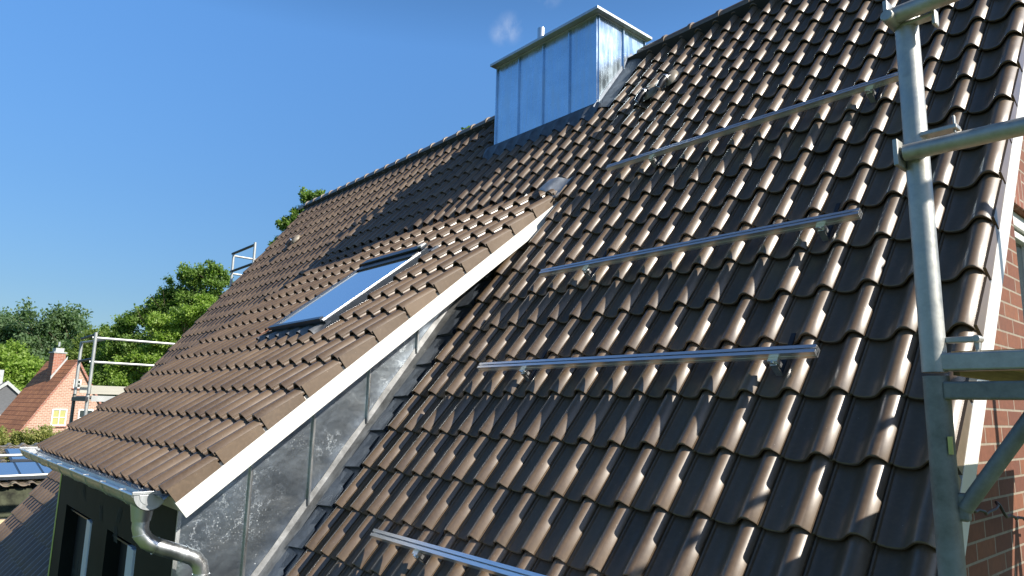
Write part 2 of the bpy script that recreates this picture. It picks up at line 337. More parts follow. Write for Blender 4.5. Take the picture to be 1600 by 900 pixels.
def tile(mb, T, x0, cw, v0, L, sgn, ulo=0.0, uhi=1.1, flap=0.0, rs=RS, LIFT=.033):
    """one interlocking pantile: T maps (x, v, n); v grows up-slope with sgn"""
    jn = random.uniform(-.002, .002); jv = random.uniform(-.0045, .0045); jt = random.uniform(-.006, .006)
    a = random.random(); P = [(u, h) for u, h in PROF if ulo <= u <= uhi]
    n = len(P); vs = []
    def pt(u, h, dv, dn): return T(x0 - u * cw + jt * dv, v0 + sgn * (dv + jv), h - LIFT * dv / rs + jn + dn)
    for dv, dn in ((0.0, -.0035), (.0035, 0), (L * .5, 0), (L, 0)):
        for u, h in P: vs.append(pt(u, h, dv, dn))
    fs = [(r * n + i, r * n + i + 1, (r + 1) * n + i + 1, (r + 1) * n + i) for r in range(3) for i in range(n - 1)]
    if sgn < 0: pass
    mb.add(vs, fs, 0, a)
    # nose front face and short underside
    vs = [pt(u, h, 0.0, -.0035) for u, h in P] + [pt(u, h, 0.002, -TH) for u, h in P] + [pt(u, h, 0.05, -TH) for u, h in P]
    fs = [(i + n, i + 1 + n, i + 1, i) for i in range(n - 1)] + [(i + 2 * n, i + 1 + 2 * n, i + 1 + n, i + n) for i in range(n - 1)]
    mb.add(vs, fs, 0, a)
    if ulo == 0.0:  # right-hand lip
        vs = [pt(0, 0, 0, -.0035), pt(0, 0, L, 0), pt(0, 0, L, -TH + .003), pt(0, 0, 0, -TH)]
        mb.add(vs, [(0, 3, 2, 1)], 0, a)
    if flap:
        def fp(dv, dn, dx): return T(x0 + dx, v0 + sgn * (dv + jv), dn - LIFT * dv / rs + jn)
        k = rs * 0.965; vs = [fp(.012, .004, -.006), fp(k, .004, -.006), fp(k, -flap, -.002), fp(.012, -flap, -.002), fp(.012, .006, .010), fp(k, .006, .010), fp(k, -flap, .012), fp(.012, -flap, .012)]
        mb.add(vs, [(4, 7, 6, 5), (0, 1, 2, 3), (0, 4, 5, 1), (3, 2, 6, 7), (0, 3, 7, 4), (1, 5, 6, 2)], 0, a)

# ------------------------------------------------------------------ ground
g = MB(); R = 1500
g.add([(-R, -R, GROUND), (R, -R, GROUND), (R, R, GROUND), (-R, R, GROUND)], [(0, 1, 2, 3)])
ORG[0] = Vector((0, 0, 0)); kind(g.build('ground', 'grass'), 'structure')

# ------------------------------------------------------------------ the house
house = thing('brick_house', 'large brick house in front, under a steep dark brown tiled roof with dormer', 'house', (-6.6, 0, GROUND))
XL, XR = -13.30, 0.0
VE, VR = -9.2 * RS, 6.03      # eaves and ridge along the slope
YR, ZR = VR * CA, VR * SA
# walls: pentagon gables with a window opening on the right one
wb = MB()
eav = RW(0, VE + .35, -.16); yb = 2 * YR - eav.y; top = (YR, ZR - .24)
X1 = -0.062
WY0, WY1, WZ0, WZ1 = 1.72, 2.95, 0.84, 1.63
def roof_z(y): return (SA / CA) * y - .17 / CA
loy, hiy = eav.y, yb
strips = [loy, WY0, WY1, YR, hiy]
for a, b in zip(strips[:-1], strips[1:]):
    za = roof_z(a) if a <= YR else roof_z(2 * YR - a); zb = roof_z(b) if b <= YR else roof_z(2 * YR - b)
    if a == WY0:
        for lo, hi1, hi2 in ((GROUND, WZ0, WZ0), (WZ1, za, zb)):
            wb.add([(X1, a, lo), (X1, b, lo), (X1, b, hi2), (X1, a, hi1)], [(0, 1, 2, 3)])
    else: wb.add([(X1, a, GROUND), (X1, b, GROUND), (X1, b, zb), (X1, a, za)], [(0, 1, 2, 3)])
for (y0, z0), (y1, z1) in (((WY0, WZ0), (WY0, WZ1)), ((WY0, WZ1), (WY1, WZ1)), ((WY1, WZ1), (WY1, WZ0)), ((WY1, WZ0), (WY0, WZ0))):
    wb.add([(X1, y0, z0), (X1, y1, z1), (X1 - .14, y1, z1), (X1 - .14, y0, z0)], [(0, 1, 2, 3)])
wb.add([(XL + .1, loy, GROUND), (XL + .1, hiy, GROUND), (XL + .1, hiy, roof_z(loy)), (XL + .1, YR, roof_z(YR)), (XL + .1, loy, roof_z(loy))], [(4, 3, 2, 1, 0)])
wb.add([(XL + .1, loy, GROUND), (X1, loy, GROUND), (X1, loy, roof_z(loy)), (XL + .1, loy, roof_z(loy))], [(0, 1, 2, 3)])
wb.add([(XL + .1, hiy, GROUND), (X1, hiy, GROUND), (X1, hiy, roof_z(loy)), (XL + .1, hiy, roof_z(loy))], [(3, 2, 1, 0)])
wb.build('wall', 'brick', house)
lt = MB(); lt.box((X1 - .08, WY0 - .12, WZ1 + .002), (X1 + .012, WY1 + .12, WZ1 + .215)); lt.build('window_lintel', 'brick_edge', house, bevel=.003)
wf = MB()
for (a, b, c, d) in ((WY0, WY0 + .075, WZ0, WZ1), (WY1 - .075, WY1, WZ0, WZ1), (WY0 + .075, WY1 - .075, WZ0, WZ0 + .075), (WY0 + .075, WY1 - .075, WZ1 - .085, WZ1), (2.30, 2.37, WZ0 + .075, WZ1 - .085)):
    wf.box((X1 - .115, a + .001, c + .001), (X1 - .035, b - .001, d - .001))
for (a, b, c, d) in ((WY0 + .085, WY0 + .125, WZ0 + .085, WZ1 - .095), (2.25, 2.29, WZ0 + .085, WZ1 - .095), (WY0 + .125, 2.25, WZ0 + .085, WZ0 + .125), (WY0 + .125, 2.25, WZ1 - .135, WZ1 - .095)):
    wf.box((X1 - .105, a, c), (X1 - .055, b, d))
win = wf.build('window', 'white', house, bevel=.004)
pn = MB(); pn.box((X1 - .095, WY0 + .06, WZ0 + .06), (X1 - .088, WY1 - .06, WZ1 - .07)); pn.build('pane', 'glass', win)
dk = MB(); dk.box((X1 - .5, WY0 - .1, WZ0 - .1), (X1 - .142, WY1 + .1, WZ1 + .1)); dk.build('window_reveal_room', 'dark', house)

# main roof tiles
mb = MB(); DX1, DX0 = -4.02, -8.70        # dormer gap in the tile field
CHX1, CHX0, CHV = -4.185, -6.047, 14.05 * RS
NR = 17
for r in range(-9, NR + 1):
    v0 = r * RS; L = RS + .055
    if r == NR: L = VR - v0 - .02
    for c in range(0, 59):
        x = -c * CW
        ulo, uhi = 0.0, 1.1
        if v0 < HV - .02:
            if c == 17: uhi = .56
            elif 17 < c < 39: continue
        if v0 > CHV - .33 and 18 <= c <= 26 : continue
        if v0 > CHV - .33 and c == 17: uhi = .75
        if c == 58: uhi = 1.0
        tile(mb, RW, x, CW, v0, L, 1, ulo, uhi, .075 if c == 0 else 0)
roof = mb.build('roof', 'tile', house, smooth=True)
md = MB()
md.add([RW(XL + .03, VE + .1, -.085), RW(-.03, VE + .1, -.085), RW(-.03, VR + .02, -.085), RW(XL + .03, VR + .02, -.085),
        RW(XL + .03, VE + .1, -.15), RW(-.03, VE + .1, -.15), RW(-.03, VR + .02, -.15), RW(XL + .03, VR + .02, -.15)],
       [(0, 1, 2, 3), (7, 6, 5, 4), (0, 4, 5, 1), (1, 5, 6, 2), (3, 7, 4, 0)])
def RB(x, v, n): p = RW(x, v, n); return Vector((p.x, 2 * YR - p.y, p.z))
md.add([RB(XL + .03, VE + .1, 0), RB(-.03, VE + .1, 0), RB(-.03, VR + .02, 0), RB(XL + .03, VR + .02, 0), RB(XL + .03, VE + .1, -.15), RB(-.03, VE + .1, -.15), RB(-.03, VR + .02, -.15), RB(XL + .03, VR + .02, -.15)],
       [(3, 2, 1, 0), (4, 5, 6, 7), (1, 5, 4, 0), (2, 6, 5, 1), (0, 4, 7, 3)])
md.build('roof_deck', 'deck', house)
# ridge caps
rc = MB(); k = 0; x = XR + .01; runs = [rc]; RCZ = ZR - .060
while x > XL:
    if not (CHX0 - .05 < x < CHX1 + .05 or CHX0 < x - .3 < CHX1):
        a = random.random()
        for (xa, xb, ra, rb) in ((x, x - .040, .114, .114), (x - .040, x - .41, .101, .095)):
            vs = []; n = 12
            for xx, rr in ((xa, ra), (xb, rb)):
                for i in range(n + 1):
                    t = math.radians(-28 + 236 * i / n); vs.append((xx, YR + rr * math.cos(t), RCZ + .02 + rr * math.sin(t) * .92))
            rc.add(vs, [(i, i + 1, n + 2 + i, n + 1 + i) for i in range(n)], 0, a)
            vs2 = vs[:n + 1] + [(xa, YR + (ra - .03) * math.cos(math.radians(-28 + 236 * i / n)), RCZ + .02 + (ra - .03) * math.sin(math.radians(-28 + 236 * i / n)) * .92) for i in range(n + 1)]
            rc.add(vs2, [(n + 1 + i, n + 2 + i, i + 1, i) for i in range(n)], 0, a)
    elif rc.v: rc = MB(); runs.append(rc)
    x -= .367
for rc in runs:
    if rc.v: rc.build('ridge_caps', 'tile', house, smooth=True)
# verge boards
vb = MB(); vb.prism([RW(-.012, VE + .1, -.075), RW(-.012, VR, -.075), RW(-.012, VR, -.205), RW(-.012, VE + .1, -.205)], (.026, 0, 0))
vb.build('bargeboard', 'white', house, bevel=.003)
vb = MB(); vb.prism([RW(XL, VE + .1, -.04), RW(XL, VR, -.04), RW(XL, VR, -.19), RW(XL, VE + .1, -.19)], (.02, 0, 0))
vb.build('bargeboard', 'tile', house)

# chimney
BY = 2.96; BYR = 3.835; CT = 5.105
cb = MB(); cb.box((CHX0, BY, 3.6), (CHX1, BYR, CT)); chim = cb.build('chimney', 'zinc_chimney', house)
ang = 0.022
cp = MB()
cp.box((CHX0 - .03, BY - .11, CT + .004), (CHX1 + .085, BYR + .05, CT + .040)); cp.box((CHX0 + .02, BY - .03, CT - .012), (CHX1 + .02, BYR + .015, CT + .003))
cp.build('cap', 'zinc_flat', chim, bevel=.003)
PW = (CHX1 - CHX0) / 4
for i in range(5):
    s = MB(); xx = CHX0 + PW * i; xx = min(max(xx, CHX0 + .012), CHX1 - .012)
    s.box((xx - .006, BY - .026, 3.93 - .01), (xx + .006, BY + .003, CT - .014)); s.box((xx - .014, BY - .006, 3.93), (xx + .014, BY - .001, CT - .014)); s.build('standing_seam', 'zinc_chimney', chim)
for yy in (3.40, BYR - .012):
    s = MB(); s.box((CHX1 - .003, yy - .006, RW(0, yy / CA, 0).z - .05), (CHX1 + .026, yy + .006, CT - .014)); s.build('standing_seam', 'zinc_chimney', chim)
s = MB(); s.box((CHX1 - .002, BY - .002, 3.95), (CHX1 + .012, BY + .012, CT - .014)); s.build('standing_seam', 'zinc_chimney', chim)
s = MB(); s.tube([(-5.80, 3.55, CT), (-5.80, 3.55, CT + .74)], .055, 16); s.build('flue_pipe', 'zinc_gutter', chim, smooth=True)
# lead apron dressed over the tiles in front of the chimney and the soaker on its right
V1 = 14.18 * RS
ap = MB(); N = 120; vs = []
for i in range(N + 1):
    u = (CHX1 + .10 - (CHX0 - .13)) * i / N; x = CHX1 + .10 - u
    ph = ((-x) / CW) % 1.0
    h = 0
    for (u0, h0), (u1, h1) in zip(PROF, PROF[1:]):
        if u0 <= ph <= u1: h = h0 + (h1 - h0) * (ph - u0) / (u1 - u0)
    low = V1 - .185 + .006 * math.sin(i * 1.7)
    vs += [RW(x, V1 + .03, .055), RW(x, V1 - .05, .045 + h * .2), RW(x, V1 - .12, .018 + h * .75), RW(x, low, -.006 + h)]
ap.add(vs, [(4 * i + j, 4 * i + 4 + j, 4 * i + 5 + j, 4 * i + 1 + j) for i in range(N) for j in range(3)])
ap.build('flashing', 'lead', chim, smooth=True)
ap = MB(); n = 12; vs = []
for i in range(n + 1):
    v = V1 - .05 + (VR - V1 + .03) * i / n
    vs += [RW(CHX1 + .004, v, .060), RW(CHX1 + .010, v, .025), RW(CHX1 + .11, v, .012 + .006 * math.sin(i * 2)), RW(CHX1 + .185, v, -.022 + .004 * math.sin(i * 3.1))]
ap.add(vs, [(4 * i + j, 4 * i + 1 + j, 4 * i + 5 + j, 4 * i + 4 + j) for i in range(n) for j in range(3)])
ap.build('flashing', 'lead', chim, smooth=True)

# ------------------------------------------------------------------ dormer (part of the house)
DC = .240; DXR = -3.755; NC = 20; DXL = DXR - NC * DC - .10
D0 = 4.1292; DRS = .3479
FY = -1.19; CKX = -4.27; FXL = -8.56
def dz(y, n=0.0): return HZ + (y - HY) * SB / CB + n / CB
fw = MB()
topz = dz(FY, -.10)
OP = [(-8.05, -6.76), (-6.17, -5.20)]; OZ0, OZ1 = -1.5, -.66
xs = [FXL, OP[0][0], OP[0][1], OP[1][0], OP[1][1], CKX]
for i, (a, b) in enumerate(zip(xs[:-1], xs[1:])):
    if i % 2 == 0: fw.add([(a, FY, -1.75), (b, FY, -1.75), (b, FY, topz), (a, FY, topz)], [(0, 1, 2, 3)])
    else:
        fw.add([(a, FY, OZ1), (b, FY, OZ1), (b, FY, topz), (a, FY, topz)], [(0, 1, 2, 3)])
        fw.add([(a, FY, -1.75), (b, FY, -1.75), (b, FY, OZ0), (a, FY, OZ0)], [(0, 1, 2, 3)])
        for p, q in (((a, OZ0), (a, OZ1)), ((a, OZ1), (b, OZ1)), ((b, OZ1), (b, OZ0)), ((b, OZ0), (a, OZ0))):
            fw.add([(p[0], FY, p[1]), (q[0], FY, q[1]), (q[0], FY + .2, q[1]), (p[0], FY + .2, p[1])], [(0, 1, 2, 3)])
fw.add([(FXL, FY, -1.75), (FXL, HY, HZ - .1), (FXL, FY, topz)], [(0, 2, 1)])
dorm = fw.build('dormer', 'membrane', house)
for a, b in OP:
    w = MB()
    w.box((a + .01, FY + .12, OZ0), (b - .01, FY + .19, OZ1 - .002))
    w.build('window_opening', 'dark', dorm)
    w = MB()
    w.box((b - .34, FY + .02, OZ0 + .002), (b - .20, FY + .10, OZ1 - .04)); w.box((b - .19, FY + .005, OZ0 + .002), (b - .10, FY + .10, OZ1 - .04)); w.box((b - .09, FY + .02, OZ0 + .002), (b - .02, FY + .09, OZ1 - .04))
    w.build('window_frame', 'frame_white', dorm, bevel=.004)
    w = MB(); w.box((a + .02, FY + .04, OZ1 - .06), (b - .36, FY + .11, OZ1 - .045)); w.build('window_head', 'frame_grey', dorm)
s = MB(); s.box((FXL - .012, FY - .004, -1.7), (FXL + .05, FY - .001, topz - .06)); s.build('edge_tape', 'tape', dorm)
# faint printed marks and lettering on the membrane
def chev(cx, cz, w, h, flip):
    pr = MB()
    sg = -1 if flip else 1
    for q in range(3):
        x0 = cx + q * w * .34 * sg
        pr.add([(x0, FY - .003, cz), (x0 + w * .2, FY - .003, cz), (x0 + w * .2 + sg * w * .5, FY - .003, cz - h), (x0 + sg * w * .5, FY - .003, cz - h)], [(0, 3, 2, 1)] if True else [])
    pr.build('membrane_print', 'membrane_print', dorm)
for cx, cz, fl in ((-6.55, -.50, False), (-5.75, -.44, True), (-5.95, -.60, False), (-7.35, -.40, False)): chev(cx, cz, .13, .12, fl)
tcu = bpy.data.curves.new('membrane_lettering', 'FONT'); tcu.body = "HOV"; tcu.size = .42; tcu.extrude = .0005
tob = bpy.data.objects.new('membrane_lettering', tcu); C.objects.link(tob)
tob.location = (-8.02, FY + .118, -1.47); tob.rotation_euler = (math.pi / 2, 0, 0)
dg = bpy.context.evaluated_depsgraph_get(); tm = bpy.data.meshes.new_from_object(tob.evaluated_get(dg)); tm.name = 'membrane_lettering'
tme = bpy.data.objects.new('membrane_lettering', tm); C.objects.link(tme); tme.rotation_euler = tob.rotation_euler
tme.location = Vector(tob.location) - ORG[0]; tme.parent = dorm; tm.materials.clear(); tm.materials.append(M['membrane_print'])
bpy.data.objects.remove(tob)
# dormer roof tiles
SKX0, SKX1, SKD0, SKD1 = -6.11, -4.925, 1.09, 2.47
db = MB()
def DT(x, d, n): return DW(x, d, n)
for kk in range(0, 13):
    d = D0 - (kk - 1) * DRS; L = min(DRS + .05, d + .10)
    for c in range(0, NC):
        if 5 <= c <= 9 and 6 <= kk <= 9: continue
        tile(db, DT, DXR - c * DC, DC, d, L, -1, 0.0, (.72 if c == 4 and 6 <= kk <= 9 else 1.1) if c < NC - 1 else 1.0, .100 if c == 0 else 0, DRS, .042)
    # left verge half tile
    tile(db, DT, DXR - NC * DC, DC, d, L, -1, 0.0, .44, 0, DRS, .042)
db.build('roof_tiles', 'tile', dorm, smooth=True)
dd = MB(); dd.prism([DW(CKX - .02, 4.46, -.07), DW(CKX - .02, -.05, -.07), DW(CKX - .02, -.05, -.13), DW(CKX - .02, 4.46, -.13)], (DXL - CKX + .02, 0, 0))
dd.build('roof_deck', 'deck', dorm)
# overhang box, fascia
sb = MB(); sb.prism([DW(-3.765, 4.455, -.075), DW(-3.765, .05, -.075), DW(-3.765, .05, -.20), DW(-3.765, 4.455, -.20)], (CKX + 3.765 - .03, 0, 0))
sb.build('soffit', 'soffit', dorm)
fb = MB(); fb.prism([DW(-3.742, 4.470, -.098), DW(-3.742, .0, -.098), DW(-3.742, .0, -.215), DW(-3.742, 4.470, -.215)], (-.022, 0, 0)); 
fb.build('bargeboard', 'white', dorm, bevel=.002)
# cheek sheet with standing seams
ck = MB(); yt = 1.95
ck.prism([(CKX, FY, dz(FY, -.09)), (CKX, FY, roof_z(FY) - .1), (CKX, HY + .2, roof_z(HY + .2)), (CKX, HY, HZ - .13)], (-.04, 0, 0))
ck.build('cheek', 'zinc_cheek', dorm)
for yy in (-.722, -.261, .205, .662, 1.10):
    s = MB(); z0, z1 = RW(0, yy / CA, .02).z + .03, dz(yy, -.20); s.box((CKX + .001, yy - .006, z0), (CKX + .028, yy + .006, z1)); s.box((CKX, yy - .005, z0), (CKX + .004, yy + .022, z1)); s.build('standing_seam', 'zinc_gutter', dorm)
s = MB(); s.box((CKX + .0015, FY - .008, -1.7), (CKX + .016, FY + .018, dz(FY, -.21))); s.build('corner_trim', 'zinc_flat', dorm)
# foot flashing along the cheek
fl = MB(); n = 60; vs = []
for i in range(n + 1):
    v = -5.2 * RS + (HV - .1 + 5.2 * RS) * i / n; w = .004 * math.sin(i * .9)
    vs += [RW(CKX + .003, v, .060 + w), RW(CKX + .010, v, .018), RW(CKX + .05, v, .004 + w), RW(-4.165, v, .000 + w)]
fl.add(vs, [(4 * i + j, 4 * i + 1 + j, 4 * i + 5 + j, 4 * i + 4 + j) for i in range(n) for j in range(3)])
fl.build('flashing', 'lead_light', dorm, smooth=True)
f2 = MB(); f2.add([RW(-4.175, -6 * RS, -.020), RW(-3.985, -6 * RS, -.034), RW(-3.985, 9.9 * RS, -.034), RW(-4.175, 9.9 * RS, -.020)], [(0, 1, 2, 3)])
for r in range(-6, 10):
    v0 = r * RS - .03; v1 = v0 + RS - .02; w = random.uniform(-.012, .015)
    vs = [RW(-4.175, v0, .006), RW(-3.975 + w, v0 + .02, -.002), RW(-3.992 + w, v0 + .17, -.012), RW(-4.035 + w, v0 + .19, -.012), RW(-4.03, v1, -.022), RW(-4.175, v1 + .02, -.006)]
    f2.add(vs, [(0, 1, 2, 3, 4, 5)])
    vs = [RW(-4.175, v0, .006), RW(-3.975 + w, v0 + .02, -.002), RW(-3.975 + w, v0 + .02, -.04), RW(-4.175, v0, -.04)]
    f2.add(vs, [(0, 3, 2, 1)])
f2.build('flashing', 'lead', dorm)
# eaves apron into the gutter
ea = MB(); n = 200; vs = []
for i in range(n + 1):
    x = -3.79 + (DXL - .02 + 3.79) * i / n; w = random.uniform(-.006, .006)
    vs += [DW(x, 4.38, -.045), DW(x, 4.50, -.05), (x, -1.463 + w, -.115 + random.uniform(-.012, .012))]
ea.add(vs, [(3 * i + j, 3 * i + 3 + j, 3 * i + 4 + j, 3 * i + 1 + j) for i in range(n) for j in range(2)])
ea.build('eaves_apron', 'zinc_flat', dorm)
# gutter, half round with bead, end caps and brackets
GY, GZ, GR = -1.478, -.128, .092; GX1, GX0 = -3.90, -8.86
gt = MB(); n = 14
for rr, flip in ((GR, False), (GR - .003, True)):
    vs = []
    for xx in (GX1, GX0):
        for i in range(n + 1):
            t = math.pi + math.pi * i / n; vs.append((xx, GY + rr * math.cos(t), GZ + rr * math.sin(t)))
    fs = [(i, i + 1, n + 2 + i, n + 1 + i) for i in range(n)]
    gt.add(vs, [f[::-1] for f in fs] if flip else fs)
gt.tube([(GX1, GY - GR - .004, GZ + .004), (GX0, GY - GR - .004, GZ + .004)], .011, 10)
gut = gt.build('gutter', 'zinc_gutter', dorm, smooth=True)
for xx, sx in ((GX1, 1), (GX0, -1)):
    ec = MB()
    poly = [(xx, GY + (GR + .004) * math.cos(math.pi + math.pi * i / 16), GZ + .012 + (GR + .008) * math.sin(math.pi + math.pi * i / 16)) for i in range(17)]
    ec.prism(poly, (.006 * sx, 0, 0)); ec.box((min(xx, xx + .012 * sx), GY - GR - .012, GZ + .008), (max(xx, xx + .012 * sx), GY + GR + .01, GZ + .026))
    poly = [(xx + .006 * sx, GY + (GR * .68) * math.cos(math.pi + math.pi * i / 16), GZ + .004 + (GR * .68) * math.sin(math.pi + math.pi * i / 16)) for i in range(17)]
    ec.prism(poly, (.003 * sx, 0, 0))
    ec.build('gutter_end', 'zinc_flat', dorm, bevel=.001)
for i in range(9):
    xx = GX1 - .30 - i * .56; b = MB()
    b.box((xx - .006, GY - GR - .018, GZ + .008), (xx + .006, GY - GR + .022, GZ + .018))
    b.tube([(xx, GY + (GR + .003) * math.cos(math.pi + math.pi * j / 10), GZ + (GR + .003) * math.sin(math.pi + math.pi * j / 10)) for j in range(11)], .0035, 6)
    b.build('gutter_bracket', 'zinc_gutter', dorm)
dp = MB()
P = [Vector(q) for q in ((-4.06, -1.474, -.19), (-4.06, -1.474, -.34), (-4.055, -1.462, -.385), (-4.05, -1.43, -.425), (-4.045, -1.38, -.455), (-4.04, -1.20, -.525), (-4.04, -1.135, -.555), (-4.04, -1.095, -.60), (-4.04, -1.08, -.66), (-4.04, -1.08, -1.0))]
dp.tube([(-4.06, -1.474, -.19), (-4.06, -1.474, -.30)], [.072, .056], 20)
dp.tube(P, .050, 22)
for a, b in ((P[2], P[1]), (P[4], P[5]), (P[5], P[4]), (P[8], P[9])):
    d = (b - a).normalized(); dp.tube([a, a + d * .006], .054, 22)
dp.build('downpipe', 'zinc_gutter', dorm, smooth=True)
# small zinc piece closing the top corner of the dormer
zc = MB(); n = 20; vs = []
for i in range(n + 1):
    u = i / n; x = -3.66 - .31 * u
    hgt = .030 + .088 * (1 / (1 + math.exp(-(u - .42) * 13))) + .030 * max(0, .25 - u) * 4
    lo = 8.85 * RS + .10 * u + .05 * abs(u - .3)
    vs += [RW(x + .035, 9.72 * RS, hgt * .75 + .01), RW(x + .012, 9.2 * RS, hgt + .004), RW(x, lo, hgt), RW(x, lo - .004, hgt - .012)]
zc.add(vs, [(4 * i + j, 4 * i + 4 + j, 4 * i + 5 + j, 4 * i + 1 + j) for i in range(n) for j in range(3)])
zc.build('corner_flashing', 'zinc_flat', dorm, smooth=True)
# roof window
def DB(mb, x0, x1, d0, d1, n0, n1): mb.box((x0, d0, n0), (x1, d1, n1), DW)
sk = MB(); 
for a in ((SKX0, SKX0 + .05, SKD0, SKD1), (SKX1 - .05, SKX1, SKD0, SKD1), (SKX0 + .05, SKX1 - .05, SKD1 - .05, SKD1), (SKX0 + .05, SKX1 - .05, SKD0, SKD0 + .05)):
    DB(sk, a[0], a[1], a[2], a[3], -.08, .045)
skl = sk.build('roof_window', 'frame_grey', house, bevel=.003)
q = MB()
def SKT(x, d, n): t = (d - SKD0 - .12) / (SKD1 - SKD0); return DW(x, d, n - .018 + .018 * t)
q.box((SKX0 + .06, SKD0 + .20, .056), (SKX1 - .018, SKD1 - .015, .062), SKT); q.build('glass', 'roof_glass', skl)
q = MB(); q.box((SKX0 + .01, SKD1 - .02, .05), (SKX1 - .012, SKD1 + .025, .085), SKT); q.box((SKX0 + .008, SKD0 + .1, .05), (SKX0 + .058, SKD1 - .02, .078), SKT); q.build('sash', 'frame_grey', skl, bevel=.002)
q = MB(); q.box((SKX1 - .016, SKD0 + .1, .045), (SKX1 + .003, SKD1 + .01, .064), SKT); q.build('side_cover', 'alu', skl, bevel=.002)
q = MB(); DB(q, SKX0 - .01, SKX1 + .012, SKD0 - .02, SKD0 + .08, .055, .085); q.build('top_cover', 'frame_grey', skl, bevel=.006)
q = MB(); DB(q, SKX0 - .03, SKX1 + .03, .97, SKD0 - .01, -.03, .0); q.build('head_flashing', 'lead', skl)
q = MB(); DB(q, SKX0 + .02, SKX1 - .02, SKD0 + .09, SKD0 + .2, .03, .06); q.build('gap_shade', 'black', skl)  # black slab standing in for the dark, shaded gap under the top cover
q = MB(); q.box((SKX1 - .05, SKD0 + .0, .085), (SKX1 + .02, SKD0 + .07, .10), DW); q.build('hinge_cap', 'white', skl, bevel=.003)
q = MB(); n = 130; vs = []
for i in range(n + 1):
    x = SKX1 + .06 + (SKX0 - .14 - SKX1 - .06) * i / n; ph = ((DXR - x) / DC) % 1.0; h = 0
    for (u0, h0), (u1, h1) in zip(PROF, PROF[1:]):
        if u0 <= ph <= u1: h = h0 + (h1 - h0) * (ph - u0) / (u1 - u0)
    vs += [DW(x, SKD1 - .03, .018), DW(x, SKD1 + .05, .012 + h * .5), DW(x, SKD1 + .14, .004 + h)]
q.add(vs, [(3 * i + j, 3 * i + 1 + j, 3 * i + 4 + j, 3 * i + 3 + j) for i in range(n) for j in range(2)])
q.build('apron', 'lead_light', skl, smooth=True)
q = MB(); q.add([DW(SKX0 - .01, SKD1 - .30, .045), DW(SKX0 - .01, SKD1 + .03, .045), DW(SKX0 - .16, SKD1 + .12, .045), DW(SKX0 - .09, SKD1 - .1, .045)], [(0, 3, 2, 1)]); q.build('cut_tile_edge', 'orange_clay', skl)

# ------------------------------------------------------------------ solar mounting rails
RAILS = [(9.40, -3.115, -.62, 'highest mounting rail, its right end hidden behind the scaffold pole', (11.62, 3.62)),
         (5.40, -3.10, -.60, 'second mounting rail from the top, ending just left of the scaffold pole', (11.60, 3.62)),
         (2.54, -3.115, -.60, 'third mounting rail from the top, lying nearly level in the photo', (11.70, 3.62)),
         (-1.42, -3.105, -.62, 'lowest mounting rail, running out of the bottom of the photo', (11.60, 3.6))]
def rail_parts(parent):
    prof = [(-.02, .0), (.02, .0), (.02, .04), (.006, .04), (.006, .031), (.013, .031), (.013, .025), (-.013, .025), (-.013, .031), (-.006, .031), (-.006, .04), (-.02, .04)]
    # profile as three solid flanges so that the slot and the side groove read
    b = MB()
    for (a0, a1, n0, n1) in ((-.024, .024, 0, .004), (-.024, -.020, .004, .018), (-.0225, -.0185, .018, .021), (-.024, -.020, .021, .042), (.020, .024, .004, .042), (-.024, -.0045, .0385, .044), (.0045, .024, .0385, .044), (-.0145, .0145, .026, .030), (-.017, .017, .018, .021)):
        b.box((RXL, RV + a0, RN + n0), (RXR, RV + a1, RN + n1), RW)
    return b.build('extrusion', 'alu', parent)
RN = .056
for row, xa, xb, lab, hooks in RAILS:
    RV = row * RS; RXL, RXR = xa, xb
    t = thing('mounting_rail', lab, 'rail', RW((xa + xb) / 2, RV, RN), 'aluminium rails for solar panels on the roof'); 
    rail_parts(t)
    for hc in hooks:
        hx = -hc * CW; vn = math.ceil(row) * RS   # nose of the tile row above
        b = MB()
        b.box((hx - .018, RV - .060, -.024), (hx + .018, RV - .052, .050), RW)
        b.box((hx - .016, RV - .060, .044), (hx + .018, RV - .024, .056), RW)
        h = b.build('roof_hook', 'steel', t, bevel=.0015)
        b = MB(); b.box((hx - .012, RV - .052, -.024), (hx + .012, vn + .06, -.018), RW); b.build('hook_arm', 'dark_steel', h)
        b = MB(); b.box((hx - .026, RV - .048, .022), (hx + .026, RV - .0245, .075), RW); c0 = RW(hx, RV - .040, .068); c1 = RW(hx, RV - .058, .068); b.tube([c0, c1], .009, 6)
        b.build('clamp', 'alu', h, bevel=.001)

